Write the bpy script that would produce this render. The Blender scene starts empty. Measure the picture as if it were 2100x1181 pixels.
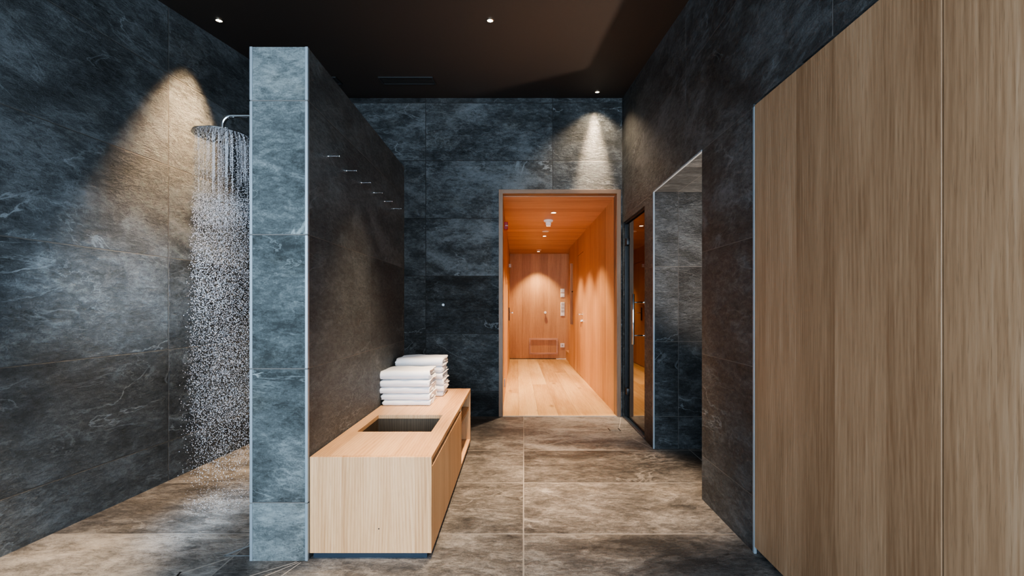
import bpy, bmesh, math, random
from mathutils import Vector, Matrix
random.seed(7)
S = bpy.context.scene
C = S.collection
PI = math.pi

# ------------------------------------------------------------------ constants measured off the place (metres)
EYE = 1.135                     # camera height
YB = 4.564                      # back wall
XR = 1.095                      # right wall
PXL, PXR, PYF, PYB, PH = -1.194, -0.937, 1.965, 3.651, 2.30    # shower partition
ROW0, ROW, TL = 0.26, 0.60, 1.32                               # tile rows / tile length
def ceil_h(y): return 3.31 - 0.125 * (YB - y)
def left_x(y): return -2.345 + 0.0743 * (y - 1.98)

# ------------------------------------------------------------------ mesh helpers
def box(bm, x0, x1, y0, y1, z0, z1, bev=0.0, seg=2):
    vs = [bm.verts.new(p) for p in ((x0,y0,z0),(x1,y0,z0),(x1,y1,z0),(x0,y1,z0),(x0,y0,z1),(x1,y0,z1),(x1,y1,z1),(x0,y1,z1))]
    fs = [bm.faces.new([vs[i] for i in f]) for f in ((3,2,1,0),(4,5,6,7),(0,1,5,4),(1,2,6,5),(2,3,7,6),(3,0,4,7))]
    if bev > 0:
        es = set(e for f in fs for e in f.edges)
        bmesh.ops.bevel(bm, geom=list(es), offset=bev, segments=seg, affect='EDGES', profile=0.5)

def slab(bm, poly, z0, z1=None):
    """vertical prism over an xy polygon (counter-clockwise); z1 None = up to the sloping ceiling"""
    lo = [bm.verts.new((x, y, z0)) for x, y in poly]
    hi = [bm.verts.new((x, y, ceil_h(y) if z1 is None else z1)) for x, y in poly]
    n = len(poly)
    bm.faces.new(lo[::-1]); bm.faces.new(hi)
    for i in range(n):
        j = (i + 1) % n
        bm.faces.new((lo[i], lo[j], hi[j], hi[i]))

def rect(bm, x0, x1, y0, y1, z0, z1=None):
    slab(bm, [(x0,y0),(x1,y0),(x1,y1),(x0,y1)], z0, z1)

def frame_of(d):
    d = Vector(d).normalized()
    a = Vector((0,0,1)) if abs(d.z) < 0.9 else Vector((1,0,0))
    u = d.cross(a).normalized(); v = d.cross(u).normalized()
    return u, v

def tube(bm, pts, r, n=14, cap=True):
    pts = [Vector(p) for p in pts]
    rs = r if isinstance(r, (list, tuple)) else [r] * len(pts)
    rings = []
    u = None
    for i, p in enumerate(pts):
        a = pts[max(i-1, 0)]; b = pts[min(i+1, len(pts)-1)]
        d = (b - a).normalized()
        if u is None:
            u, v = frame_of(d)
        else:
            u = (u - d * u.dot(d)).normalized(); v = d.cross(u).normalized()
        rings.append([bm.verts.new(p + (u*math.cos(2*PI*k/n) + v*math.sin(2*PI*k/n)) * rs[i]) for k in range(n)])
    for i in range(len(rings)-1):
        for k in range(n):
            q = (k+1) % n
            bm.faces.new((rings[i][k], rings[i][q], rings[i+1][q], rings[i+1][k]))
    if cap:
        bm.faces.new(rings[0][::-1]); bm.faces.new(rings[-1])

def lathe(bm, prof, c, axis='Z', n=36):
    """prof: (radius, height) pairs; closed at both ends where radius is 0"""
    def put(r, h, k):
        a = 2*PI*k/n; x, y = r*math.cos(a), r*math.sin(a)
        if axis == 'Z': q = (x, y, h)
        elif axis == 'Y': q = (x, h, y)
        else: q = (h, x, y)
        return bm.verts.new((c[0]+q[0], c[1]+q[1], c[2]+q[2]))
    rings = []
    for r, h in prof:
        rings.append([put(0, h, 0)] if r < 1e-6 else [put(r, h, k) for k in range(n)])
    for a, b in zip(rings[:-1], rings[1:]):
        for k in range(n):
            q = (k+1) % n
            if len(a) == 1 and len(b) == 1: continue
            if len(a) == 1: bm.faces.new((a[0], b[q], b[k]))
            elif len(b) == 1: bm.faces.new((a[k], a[q], b[0]))
            else: bm.faces.new((a[k], a[q], b[q], b[k]))

def obj(name, bm, m, parent=None, smooth=None):
    bmesh.ops.recalc_face_normals(bm, faces=bm.faces[:])
    me = bpy.data.meshes.new(name)
    bm.to_mesh(me); bm.free()
    me.materials.append(m)
    if smooth is not None:
        for p in me.polygons: p.use_smooth = True
        me.set_sharp_from_angle(angle=math.radians(smooth))
    o = bpy.data.objects.new(name, me); C.objects.link(o)
    if parent is not None:
        o.parent = parent
        o.matrix_parent_inverse = Matrix.Translation(-Vector(parent.location))
    return o

def tag(o, label, cat, group=None, kind=None):
    o['label'] = label; o['category'] = cat
    if group: o['group'] = group
    if kind: o['kind'] = kind
    return o

def thing(name, label, cat, loc, group=None):
    o = bpy.data.objects.new(name, None); o.empty_display_size = 0.05
    C.objects.link(o); o.location = loc
    return tag(o, label, cat, group)

def struct(name, bm, m, parent=None, smooth=None):
    o = obj(name, bm, m, parent, smooth)
    if parent is None: o['kind'] = 'structure'
    return o

def dup(root, loc, label, group=None):
    r = root.copy(); C.objects.link(r); r.location = loc; r['label'] = label
    if group: r['group'] = group
    for ch in list(root.children):
        c = ch.copy(); C.objects.link(c); c.parent = r; c.matrix_parent_inverse = ch.matrix_parent_inverse.copy()
        for g in list(ch.children):
            d = g.copy(); C.objects.link(d); d.parent = c; d.matrix_parent_inverse = g.matrix_parent_inverse.copy()
    return r

NB = bmesh.new

# ------------------------------------------------------------------ materials
class NT:
    def __init__(self, name):
        self.m = bpy.data.materials.new(name); self.m.use_nodes = True
        self.t = self.m.node_tree; self.t.nodes.clear()
        self.out = self.t.nodes.new('ShaderNodeOutputMaterial')
    def n(self, typ, **kw):
        nd = self.t.nodes.new(typ)
        for k, v in kw.items(): setattr(nd, k, v)
        return nd
    def put(self, sock, v):
        if isinstance(v, bpy.types.NodeSocket): self.t.links.new(v, sock)
        else: sock.default_value = v
    def math(self, op, a, b=None, c=None, clamp=False):
        nd = self.n('ShaderNodeMath', operation=op, use_clamp=clamp)
        self.put(nd.inputs[0], a)
        if b is not None: self.put(nd.inputs[1], b)
        if c is not None: self.put(nd.inputs[2], c)
        return nd.outputs[0]
    def vmath(self, op, a, b=None):
        nd = self.n('ShaderNodeVectorMath', operation=op)
        self.put(nd.inputs[0], a)
        if b is not None: self.put(nd.inputs[1], b)
        return nd.outputs[0]
    def comb(self, x, y, z):
        nd = self.n('ShaderNodeCombineXYZ')
        for s, v in zip(nd.inputs, (x, y, z)): self.put(s, v)
        return nd.outputs[0]
    def noise(self, vec, scale, detail=6, rough=0.6, dist=0.0):
        nd = self.n('ShaderNodeTexNoise')
        self.put(nd.inputs['Vector'], vec)
        nd.inputs['Scale'].default_value = scale; nd.inputs['Detail'].default_value = detail
        nd.inputs['Roughness'].default_value = rough; nd.inputs['Distortion'].default_value = dist
        return nd.outputs['Fac']
    def ramp(self, fac, stops):
        nd = self.n('ShaderNodeValToRGB')
        el = nd.color_ramp.elements
        while len(el) < len(stops): el.new(0.5)
        for e, (p, c) in zip(el, stops):
            e.position = p; e.color = (c[0], c[1], c[2], 1) if len(c) == 3 else c
        self.put(nd.inputs[0], fac)
        return nd.outputs[0]
    def mix(self, fac, a, b, blend='MIX'):
        nd = self.n('ShaderNodeMix', data_type='RGBA', blend_type=blend)
        self.put(nd.inputs[0], fac)
        for s, v in ((nd.inputs[6], a), (nd.inputs[7], b)):
            if isinstance(v, tuple) and len(v) == 3: v = (*v, 1)
            self.put(s, v)
        return nd.outputs[2]
    def maprange(self, v, a, b, c=0.0, d=1.0):
        nd = self.n('ShaderNodeMapRange')
        for s, x in zip(nd.inputs, (v, a, b, c, d)): self.put(s, x)
        return nd.outputs[0]
    def bsdf(self, color, rough, metallic=0.0, normal=None, **kw):
        nd = self.n('ShaderNodeBsdfPrincipled')
        if isinstance(color, tuple) and len(color) == 3: color = (*color, 1)
        self.put(nd.inputs['Base Color'], color); self.put(nd.inputs['Roughness'], rough)
        self.put(nd.inputs['Metallic'], metallic)
        if normal is not None: self.put(nd.inputs['Normal'], normal)
        for k, v in kw.items(): self.put(nd.inputs[k], v)
        return nd
    def done(self, sh):
        self.t.links.new(sh.outputs[0] if hasattr(sh, 'outputs') else sh, self.out.inputs[0])
        return self.m
    def bump(self, h, strength, dist=0.01, normal=None):
        nd = self.n('ShaderNodeBump')
        nd.inputs['Strength'].default_value = strength; nd.inputs['Distance'].default_value = dist
        self.put(nd.inputs['Height'], h)
        if normal is not None: self.put(nd.inputs['Normal'], normal)
        return nd.outputs[0]

def plain(name, color, rough=0.5, metallic=0.0, var=0.06, **kw):
    t = NT(name)
    g = t.n('ShaderNodeNewGeometry')
    f = t.noise(g.outputs['Position'], 40, 4)
    c = t.mix(f, tuple(x*(1-var) for x in color), tuple(min(1, x*(1+var)) for x in color))
    return t.done(t.bsdf(c, rough, metallic, **kw))

def stone(name, dark, mid, light, grout, x0, y0, L=TL, H=ROW, v0=ROW0, flat=False, rough=0.5, skew=0.0, bump=0.5, gw=0.004, gain=1.0, side_shade=None, veins=0.75):
    """slate-look porcelain slabs: per-slab random patterning, pale veins, joint lines"""
    t = NT(name)
    g = t.n('ShaderNodeNewGeometry')
    sp = t.n('ShaderNodeSeparateXYZ'); t.put(sp.inputs[0], g.outputs['Position'])
    sn = t.n('ShaderNodeSeparateXYZ'); t.put(sn.inputs[0], g.outputs['True Normal'])
    X, Y, Z = sp.outputs
    if flat:
        u = t.math('SUBTRACT', t.math('SUBTRACT', X, x0), t.math('MULTIPLY', t.math('SUBTRACT', Y, 1.9), skew)); v = t.math('SUBTRACT', Y, v0)
    else:
        isx = t.math('GREATER_THAN', t.math('ABSOLUTE', sn.outputs[0]), 0.6)
        isz = t.math('GREATER_THAN', t.math('ABSOLUTE', sn.outputs[2]), 0.6)
        ux = t.math('SUBTRACT', X, x0); uy = t.math('SUBTRACT', Y, y0)
        u = t.math('ADD', t.math('MULTIPLY', ux, t.math('SUBTRACT', 1.0, isx)), t.math('MULTIPLY', uy, isx))
        v = t.math('ADD', t.math('MULTIPLY', t.math('SUBTRACT', Z, v0), t.math('SUBTRACT', 1.0, isz)),
                   t.math('MULTIPLY', t.math('ADD', Y, 0.11), isz))
    cu = t.math('FLOOR', t.math('DIVIDE', u, L)); cv = t.math('FLOOR', t.math('DIVIDE', v, H))
    fu = t.math('SUBTRACT', u, t.math('MULTIPLY', cu, L)); fv = t.math('SUBTRACT', v, t.math('MULTIPLY', cv, H))
    du = t.math('MINIMUM', fu, t.math('SUBTRACT', L, fu)); dv = t.math('MINIMUM', fv, t.math('SUBTRACT', H, fv))
    d = t.math('MINIMUM', du, dv)
    gm = t.maprange(d, gw*0.35, gw*0.65, 1.0, 0.0)
    wn = t.n('ShaderNodeTexWhiteNoise', noise_dimensions='3D'); t.put(wn.inputs['Vector'], t.comb(cu, cv, 3.7))
    off = t.vmath('MULTIPLY', wn.outputs['Color'], (37.0, 23.0, 11.0))
    p0 = t.vmath('ADD', t.comb(u, v, 0.0), off)
    mp = t.n('ShaderNodeMapping'); t.put(mp.inputs['Vector'], p0)
    mp.inputs['Rotation'].default_value = (0, 0, 0.70); mp.inputs['Scale'].default_value = (0.85, 1.75, 1.0)
    p = mp.outputs[0]
    big = t.noise(p, 1.5, 5, 0.55, 0.9)
    med = t.noise(p, 6.0, 8, 0.68, 0.6)
    fine = t.noise(p, 30.0, 8, 0.78, 0.5)
    grain = t.noise(p0, 150.0, 3, 0.7)
    # pale veins where a warped noise crosses its mid value
    vn = t.noise(p, 1.6, 8, 0.56, 0.8)
    vein = t.maprange(t.math('ABSOLUTE', t.math('SUBTRACT', vn, 0.5)), 0.0, 0.011, 1.0, 0.0)
    vmask = t.maprange(t.noise(p0, 2.3, 3, 0.5), 0.5, 0.68)
    vein = t.math('MULTIPLY', vein, vmask)
    vn2 = t.noise(p, 3.0, 6, 0.6, 0.7)
    vein2 = t.math('MULTIPLY', t.maprange(t.math('ABSOLUTE', t.math('SUBTRACT', vn2, 0.5)), 0.0, 0.012, 0.45, 0.0),
                   t.maprange(t.noise(p0, 1.7, 3, 0.5), 0.5, 0.62))
    vv = t.math('MAXIMUM', vein, vein2)
    tone = t.math('ADD', t.math('MULTIPLY', big, 0.36), t.math('ADD', t.math('MULTIPLY', med, 0.38), t.math('ADD', t.math('MULTIPLY', fine, 0.40), t.math('MULTIPLY', grain, 0.20))))
    tone = t.math('ADD', tone, t.maprange(wn.outputs['Value'], 0, 1, -0.06, 0.05))
    col = t.ramp(tone, [(0.555, dark), (0.665, mid), (0.775, light), (0.87, tuple(min(1, c*1.35) for c in light))])
    warm = t.maprange(t.noise(p, 2.6, 4, 0.6), 0.55, 0.75, 0.0, 0.35)
    col = t.mix(warm, col, t.mix(1.0, col, (1.0, 0.86, 0.66), 'MULTIPLY'))
    col = t.mix(t.math('MULTIPLY', vv, veins), col, tuple(min(1, c*2.2) for c in light))
    col = t.mix(gm, col, grout)
    if side_shade is not None:  # same tile all round; shade on the X-facing sides is multiplied into the colour
        gg = t.math('ADD', gain, t.math('MULTIPLY', isx, side_shade - gain))
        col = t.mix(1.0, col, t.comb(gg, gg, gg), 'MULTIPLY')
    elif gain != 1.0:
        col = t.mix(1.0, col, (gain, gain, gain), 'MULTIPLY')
    h = t.math('ADD', t.math('MULTIPLY', med, 0.5), t.math('ADD', t.math('MULTIPLY', fine, 0.50), t.math('ADD', t.math('MULTIPLY', grain, 0.14), t.math('MULTIPLY', vv, 0.06))))
    h = t.math('SUBTRACT', h, t.math('MULTIPLY', gm, 0.15))
    nrm = t.bump(h, bump, 0.045)
    r = t.maprange(fine, 0.3, 0.7, rough + 0.09, rough - 0.09)
    return t.done(t.bsdf(col, r, 0.0, nrm, **{'Specular IOR Level': 0.45}))

def oak(name, along, across, c_dark, c_mid, c_light, board=0.0, board_len=0.0, joint=0.0, var=0.25, rough=0.45, fig=1.0, bump=0.12, seed=0.0, knots=False):
    """oak veneer or boards: fibres run along one world axis"""
    t = NT(name)
    g = t.n('ShaderNodeNewGeometry')
    sp = t.n('ShaderNodeSeparateXYZ'); t.put(sp.inputs[0], g.outputs['Position'])
    ax = {'X': sp.outputs[0], 'Y': sp.outputs[1], 'Z': sp.outputs[2]}
    a = ax[along]; u = ax[across]
    w = ax[[k for k in 'XYZ' if k not in (along, across)][0]]
    u = t.math('ADD', u, 13.0 + seed); gap = None; rnd = None
    if board:
        cu = t.math('FLOOR', t.math('DIVIDE', u, board))
        w1 = t.n('ShaderNodeTexWhiteNoise', noise_dimensions='1D'); t.put(w1.inputs['W'], cu)
        fu = t.math('SUBTRACT', u, t.math('MULTIPLY', cu, board))
        gap = t.math('MINIMUM', fu, t.math('SUBTRACT', board, fu))
        ce = cu
        if board_len:
            aa = t.math('ADD', a, t.math('MULTIPLY', w1.outputs['Value'], board_len))
            ca = t.math('FLOOR', t.math('DIVIDE', aa, board_len))
            fa = t.math('SUBTRACT', aa, t.math('MULTIPLY', ca, board_len))
            gap = t.math('MINIMUM', gap, t.math('MINIMUM', fa, t.math('SUBTRACT', board_len, fa)))
            ce = t.math('ADD', t.math('MULTIPLY', ca, 17.3), cu)
        w2 = t.n('ShaderNodeTexWhiteNoise', noise_dimensions='1D'); t.put(w2.inputs['W'], ce)
        rnd = w2.outputs['Value']
        sh = t.math('MULTIPLY', rnd, 31.0)
        a = t.math('ADD', a, sh)
    wq = t.math('MULTIPLY', w, 1.0)
    pf = t.comb(t.math('MULTIPLY', u, 150.0), t.math('MULTIPLY', a, 5.0), t.math('MULTIPLY', wq, 150.0))
    pm = t.comb(t.math('MULTIPLY', u, 26.0), t.math('MULTIPLY', a, 0.9), t.math('MULTIPLY', wq, 26.0))
    pb = t.comb(t.math('MULTIPLY', u, 6.0), t.math('MULTIPLY', a, 0.55), t.math('MULTIPLY', wq, 6.0))
    fine = t.noise(pf, 1.0, 3, 0.6)
    mid = t.noise(pm, 1.0, 6, 0.62, 0.5)
    big = t.noise(pb, 1.0, 3, 0.5, 0.4)
    # growth-ring figure: bands of a slowly warped coordinate
    ring = t.math('SINE', t.math('ADD', t.math('MULTIPLY', u, 420.0), t.math('MULTIPLY', t.noise(t.comb(t.math('MULTIPLY', u, 2.2), t.math('MULTIPLY', a, 0.30), wq), 1.0, 2, 0.5, 0.2), 110.0)))
    ring = t.maprange(ring, -1, 1)
    pore = t.maprange(t.noise(t.comb(t.math('MULTIPLY', u, 420.0), t.math('MULTIPLY', a, 14.0), t.math('MULTIPLY', wq, 420.0)), 1.0, 2, 0.5), 0.58, 0.72)
    tone = t.math('ADD', t.math('MULTIPLY', fine, 0.30), t.math('ADD', t.math('MULTIPLY', mid, 0.26), t.math('ADD', t.math('MULTIPLY', big, 0.38), t.math('MULTIPLY', ring, 0.10*fig))))
    if rnd is not None:
        tone = t.math('ADD', tone, t.maprange(rnd, 0, 1, -var*0.5, var*0.5))
    col = t.ramp(tone, [(0.36, c_dark), (0.52, c_mid), (0.66, c_light)])
    col = t.mix(t.math('MULTIPLY', pore, 0.35), col, tuple(c*0.55 for c in c_dark))
    if knots:
        vo = t.n('ShaderNodeTexVoronoi', feature='F1'); t.put(vo.inputs['Vector'], t.comb(t.math('MULTIPLY', u, 3.3), t.math('MULTIPLY', a, 1.3), 0.0)); vo.inputs['Scale'].default_value = 1.0
        kn = t.maprange(vo.outputs['Distance'], 0.02, 0.13, 0.75, 0.0)
        col = t.mix(kn, col, tuple(c*0.45 for c in c_dark))
    if gap is not None and joint > 0:
        gm = t.maprange(gap, joint*0.3, joint*0.7, 1.0, 0.0)
        col = t.mix(t.math('MULTIPLY', gm, 0.7), col, tuple(c*0.35 for c in c_dark))
    nrm = t.bump(t.math('ADD', t.math('MULTIPLY', fine, 0.5), t.math('MULTIPLY', pore, -0.4)), bump, 0.004)
    return t.done(t.bsdf(col, rough, 0.0, nrm, **{'Specular IOR Level': 0.35}))

W_DARK, W_MID, W_LIGHT = (0.0135, 0.0158, 0.017), (0.056, 0.0630, 0.0665), (0.164, 0.179, 0.187)
GR_W = (0.20, 0.19, 0.18)
GR_D = (0.045, 0.045, 0.045)
M = {}
M['stone_left'] = stone('slate_left', W_DARK, W_MID, W_LIGHT, (0.09, 0.08, 0.07), 0, 2.87, rough=0.44, bump=0.75, gw=0.006, gain=0.8)
M['stone_right'] = stone('slate_right', W_DARK, W_MID, W_LIGHT, GR_W, 1.2945, 2.84, rough=0.46, bump=0.8, gain=0.62, side_shade=0.5)
M['stone_back'] = stone('slate_back', W_DARK, W_MID, W_LIGHT, GR_D, -0.948, 0, rough=0.46, bump=0.8, gw=0.006, gain=1.0)
M['stone_part'] = stone('slate_partition', (0.036, 0.041, 0.041), (0.083, 0.094, 0.094), (0.175, 0.194, 0.194), (0.15, 0.14, 0.13), -2.6, 2.81, rough=0.46, bump=0.85, gw=0.005, gain=1.65, side_shade=0.68, veins=0.6)  # daylit front lightened, shaded sides darkened in the colour itself
M['stone_floor'] = stone('slate_floor', (0.027, 0.025, 0.023), (0.110, 0.100, 0.091), (0.29, 0.265, 0.24), (0.30, 0.27, 0.24), 0.028, 0, L=TL, H=0.64, v0=2.197, flat=True, rough=0.42, skew=0.0163, bump=0.75, gw=0.007, veins=0.35)
M['ceiling'] = plain('dark_ceiling_paint', (0.030, 0.022, 0.018), 0.6, var=0.15)
M['alu'] = plain('brushed_aluminium_edge', (0.30, 0.34, 0.37), 0.4, 0.5)
M['chrome'] = plain('polished_chrome', (0.82, 0.84, 0.86), 0.07, 1.0, var=0.02)
M['brass'] = plain('satin_nickel', (0.75, 0.70, 0.60), 0.25, 1.0)
M['black'] = plain('black_metal', (0.012, 0.012, 0.014), 0.4, 0.3)
M['plinth'] = plain('dark_plinth_metal', (0.045, 0.065, 0.09), 0.3, 0.6)
M['grout_line'] = plain('pale_grout', (0.36, 0.32, 0.28), 0.8)
M['white_plastic'] = plain('white_plastic', (0.80, 0.78, 0.75), 0.4)
M['grey_plastic'] = plain('grey_plastic', (0.42, 0.40, 0.38), 0.45)
M['red'] = plain('red_plastic', (0.45, 0.02, 0.03), 0.35)
M['pale_mark'] = plain('pale_marking', (0.75, 0.70, 0.72), 0.4)
M['vent'] = plain('dark_vent_metal', (0.03, 0.032, 0.034), 0.4, 0.4)
M['void'] = plain('dark_void', (0.01, 0.008, 0.007), 0.8)

OB_D, OB_M, OB_L = (0.43, 0.224, 0.103), (0.58, 0.332, 0.168), (0.67, 0.414, 0.233)
M['bench_front'] = oak('bench_oak_front', 'Z', 'X', OB_D, OB_M, OB_L, board=0.11, var=0.10)
M['bench_side'] = oak('bench_oak_side', 'Z', 'Y', OB_D, OB_M, OB_L, board=0.13, var=0.10)
M['bench_top'] = oak('bench_oak_top', 'Y', 'X', OB_D, OB_M, OB_L, board=0.09, var=0.14)
M['bench_cross'] = oak('bench_oak_cross', 'X', 'Y', OB_D, OB_M, OB_L)
OC_D, OC_M, OC_L = (0.168, 0.092, 0.048), (0.262, 0.158, 0.090), (0.342, 0.225, 0.141)
M['cab'] = oak('wall_cabinet_oak', 'Z', 'Y', OC_D, OC_M, OC_L, board=0.21, var=0.07, fig=0.45, seed=0.4)
M['cab2'] = oak('wall_cabinet_oak_wide', 'Z', 'Y', OC_D, OC_M, OC_L, board=0.37, var=0.05, fig=0.5, seed=3.1)
OK_D, OK_M, OK_L = (0.34, 0.172, 0.085), (0.49, 0.275, 0.150), (0.59, 0.352, 0.20)
M['cor_wall_l'] = oak('corridor_oak_side', 'Z', 'Y', (0.34, 0.16, 0.068), (0.49, 0.255, 0.118), (0.59, 0.33, 0.16), board=0.23, var=0.16)
M['cor_wall_b'] = oak('corridor_oak_end', 'Z', 'X', (0.36, 0.175, 0.072), (0.52, 0.275, 0.122), (0.62, 0.35, 0.165), board=0.19, var=0.10)
M['cor_ceil'] = oak('corridor_oak_ceiling', 'X', 'Y', (0.36, 0.19, 0.115), (0.52, 0.30, 0.20), (0.62, 0.385, 0.265), board=0.20, var=0.14)
M['cor_floor'] = oak('corridor_oak_floor', 'Y', 'X', (0.38, 0.205, 0.080), (0.59, 0.365, 0.165), (0.71, 0.49, 0.25), board=0.21, board_len=3.4, joint=0.003, var=0.17, rough=0.4, knots=True, fig=0.6)
M['frame'] = oak('portal_oak', 'Z', 'X', (0.15, 0.086, 0.052), (0.235, 0.14, 0.088), (0.31, 0.19, 0.125))
M['frame_x'] = oak('portal_oak_head', 'X', 'Z', (0.15, 0.086, 0.052), (0.235, 0.14, 0.088), (0.31, 0.19, 0.125))
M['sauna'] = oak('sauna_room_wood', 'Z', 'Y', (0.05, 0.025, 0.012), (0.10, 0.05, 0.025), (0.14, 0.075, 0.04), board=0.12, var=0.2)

def towel_mat():
    t = NT('white_terry_cotton')
    g = t.n('ShaderNodeNewGeometry')
    f = t.noise(g.outputs['Position'], 260, 3, 0.7)
    f2 = t.noise(g.outputs['Position'], 22, 4, 0.6)
    c = t.mix(f, (0.80, 0.77, 0.77), (0.88, 0.86, 0.86))
    n = t.bump(t.math('ADD', t.math('MULTIPLY', f, 0.6), f2), 0.35, 0.004)
    return t.done(t.bsdf(c, 0.9, 0.0, n, **{'Sheen Weight': 0.3, 'Specular IOR Level': 0.1}))
M['towel'] = towel_mat()

def glass_mat():
    t = NT('smoked_bronze_glass')
    tr = t.n('ShaderNodeBsdfTransparent'); tr.inputs[0].default_value = (0.16, 0.11, 0.075, 1)
    gl = t.n('ShaderNodeBsdfGlossy'); gl.inputs['Color'].default_value = (0.95, 0.92, 0.88, 1); gl.inputs['Roughness'].default_value = 0.02
    fr = t.n('ShaderNodeFresnel'); fr.inputs['IOR'].default_value = 2.3
    ns = t.noise(t.n('ShaderNodeNewGeometry').outputs['Position'], 3, 2)
    mx = t.n('ShaderNodeMixShader')
    t.put(mx.inputs[0], t.math('ADD', fr.outputs[0], t.maprange(ns, 0, 1, 0.0, 0.02)))
    t.t.links.new(tr.outputs[0], mx.inputs[1]); t.t.links.new(gl.outputs[0], mx.inputs[2])
    return t.done(mx)
M['glass'] = glass_mat()

def water_mat():
    t = NT('falling_water_drops')
    g = t.n('ShaderNodeNewGeometry')
    f = t.noise(g.outputs['Position'], 60, 2)
    b = t.bsdf(t.mix(f, (0.86, 0.84, 0.88), (0.97, 0.95, 0.98)), 0.12, 0.0, **{'IOR': 1.33, 'Transmission Weight': 0.25, 'Specular IOR Level': 0.8})
    return t.done(b)
M['water'] = water_mat()

def lamp_mat(name, col, strength):
    t = NT(name)
    e = t.n('ShaderNodeEmission'); e.inputs['Color'].default_value = (*col, 1)
    f = t.noise(t.n('ShaderNodeNewGeometry').outputs['Position'], 30, 1)
    t.put(e.inputs['Strength'], t.maprange(f, 0, 1, strength*0.95, strength*1.05))
    return t.done(e)
M['lamp'] = lamp_mat('warm_lamp_lens', (1.0, 0.80, 0.55), 14.0)

# ------------------------------------------------------------------ the setting
Y0 = -1.3        # the room carries on this far behind the camera
b = NB(); slab(b, [(left_x(Y0)-0.02, Y0), (XR+0.15, Y0), (XR+0.15, YB+0.02), (left_x(YB)-0.02, YB+0.02)], -0.12, 0.0)
box(b, XR+0.15, 2.7, 2.45, 3.63, -0.12, 0.0)
struct('floor', b, M['stone_floor'])
b = NB(); 
for (x0, x1) in ((-2.75, 1.3),):
    lo = [b.verts.new((x, y, ceil_h(y))) for x, y in ((x0,Y0),(x1,Y0),(x1,YB+0.15),(x0,YB+0.15))]
    hi = [b.verts.new((v.co.x, v.co.y, v.co.z + 0.12)) for v in lo]
    b.faces.new(lo[::-1]); b.faces.new(hi)
    for i in range(4): b.faces.new((lo[i], lo[(i+1)%4], hi[(i+1)%4], hi[i]))
struct('ceiling', b, M['ceiling'])
b = NB(); slab(b, [(left_x(Y0)-0.15, Y0), (left_x(Y0), Y0), (left_x(YB+0.1), YB+0.1), (left_x(YB+0.1)-0.15, YB+0.1)], 0)
struct('wall_left', b, M['stone_left'])
FX0, FX1, FH = -0.188, 1.080, 2.357             # outer edges of the oak portal
b = NB()
rect(b, left_x(YB), FX0, YB, YB+0.1, 0)
rect(b, FX0, FX1, YB, YB+0.1, FH)
rect(b, FX1, XR, YB, YB+0.1, 0)
struct('wall_back', b, M['stone_back'])
RH = 2.06                                       # height of openings in the right wall
SY0, SY1 = 3.765, 4.520                         # glass door opening
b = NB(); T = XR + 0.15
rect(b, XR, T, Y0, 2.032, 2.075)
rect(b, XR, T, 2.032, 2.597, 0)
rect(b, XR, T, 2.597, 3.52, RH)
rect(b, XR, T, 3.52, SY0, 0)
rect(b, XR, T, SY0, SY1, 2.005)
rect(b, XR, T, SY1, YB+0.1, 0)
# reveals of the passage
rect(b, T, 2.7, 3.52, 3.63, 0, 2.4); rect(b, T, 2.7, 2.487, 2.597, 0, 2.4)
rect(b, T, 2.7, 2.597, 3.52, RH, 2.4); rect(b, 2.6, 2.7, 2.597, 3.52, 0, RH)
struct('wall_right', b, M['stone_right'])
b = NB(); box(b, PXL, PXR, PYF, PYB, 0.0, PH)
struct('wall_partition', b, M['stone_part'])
# wall behind the camera with the wide glazed opening daylight comes through
# thin metal edge profiles
def edge(n, x0, x1, y0, y1, z0, z1):
    b = NB(); box(b, x0, x1, y0, y1, z0, z1, 0.0012, 1); struct('trim_%d' % n, b, M['alu'])
for n, (xa, xb) in enumerate(((PXL-0.002, PXL+0.011), (PXR-0.011, PXR+0.002))):
    b = NB()
    for z0, z1 in ((0, 0.256), (0.261, 0.857), (0.862, 1.457), (1.462, 2.057), (2.062, PH+0.001)):
        box(b, xa, xb, PYF-0.003, PYF+0.012, z0, z1, 0.0012, 1)
    struct('trim_%d' % (n+1), b, M['alu'])
edge(3, XR-0.003, XR+0.010, 2.020, 2.0335, 0, RH)
edge(4, XR-0.003, XR+0.010, 3.517, 3.530, 0, RH)
edge(5, XR-0.003, XR+0.010, 2.597, 3.517, RH-0.003, RH+0.008)

# grout lines and slots that fall to the two floor drains
def strip(bm, p, q, w, z=0.0012):
    p = Vector((p[0], p[1], 0)); q = Vector((q[0], q[1], 0)); d = (q-p).normalized(); s = Vector((-d.y, d.x, 0))*w/2
    vs = [bm.verts.new((c.x, c.y, z)) for c in (p+s, p-s, q-s, q+s)]
    bm.faces.new(vs)
dl, dr = (0.84, 4.07), (0.93, 4.07)
b = NB()
for p, q in (((0.86, 4.10), (0.14, 4.53)), ((0.865, 4.05), (0.07, 3.49)), ((0.955, 4.10), (1.075, 4.53)), ((1.0, 3.80), (1.085, 3.53))):
    strip(b, p, q, 0.006)
struct('floor_grout', b, M['grout_line'])
t = thing('floor_drain', 'small tiled floor drain with two dark slots in front of the glass door', 'drain', (0.90, 4.075, 0))
for x in (0.855, 0.950):
    b = NB(); box(b, x-0.005, x+0.005, 4.03, 4.12, 0.0, 0.002); obj('slot', b, M['black'], t)
b = NB(); box(b, 0.865, 0.94, 4.033, 4.117, 0.0, 0.0025); obj('cover_tile', b, M['stone_floor'], t)
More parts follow.
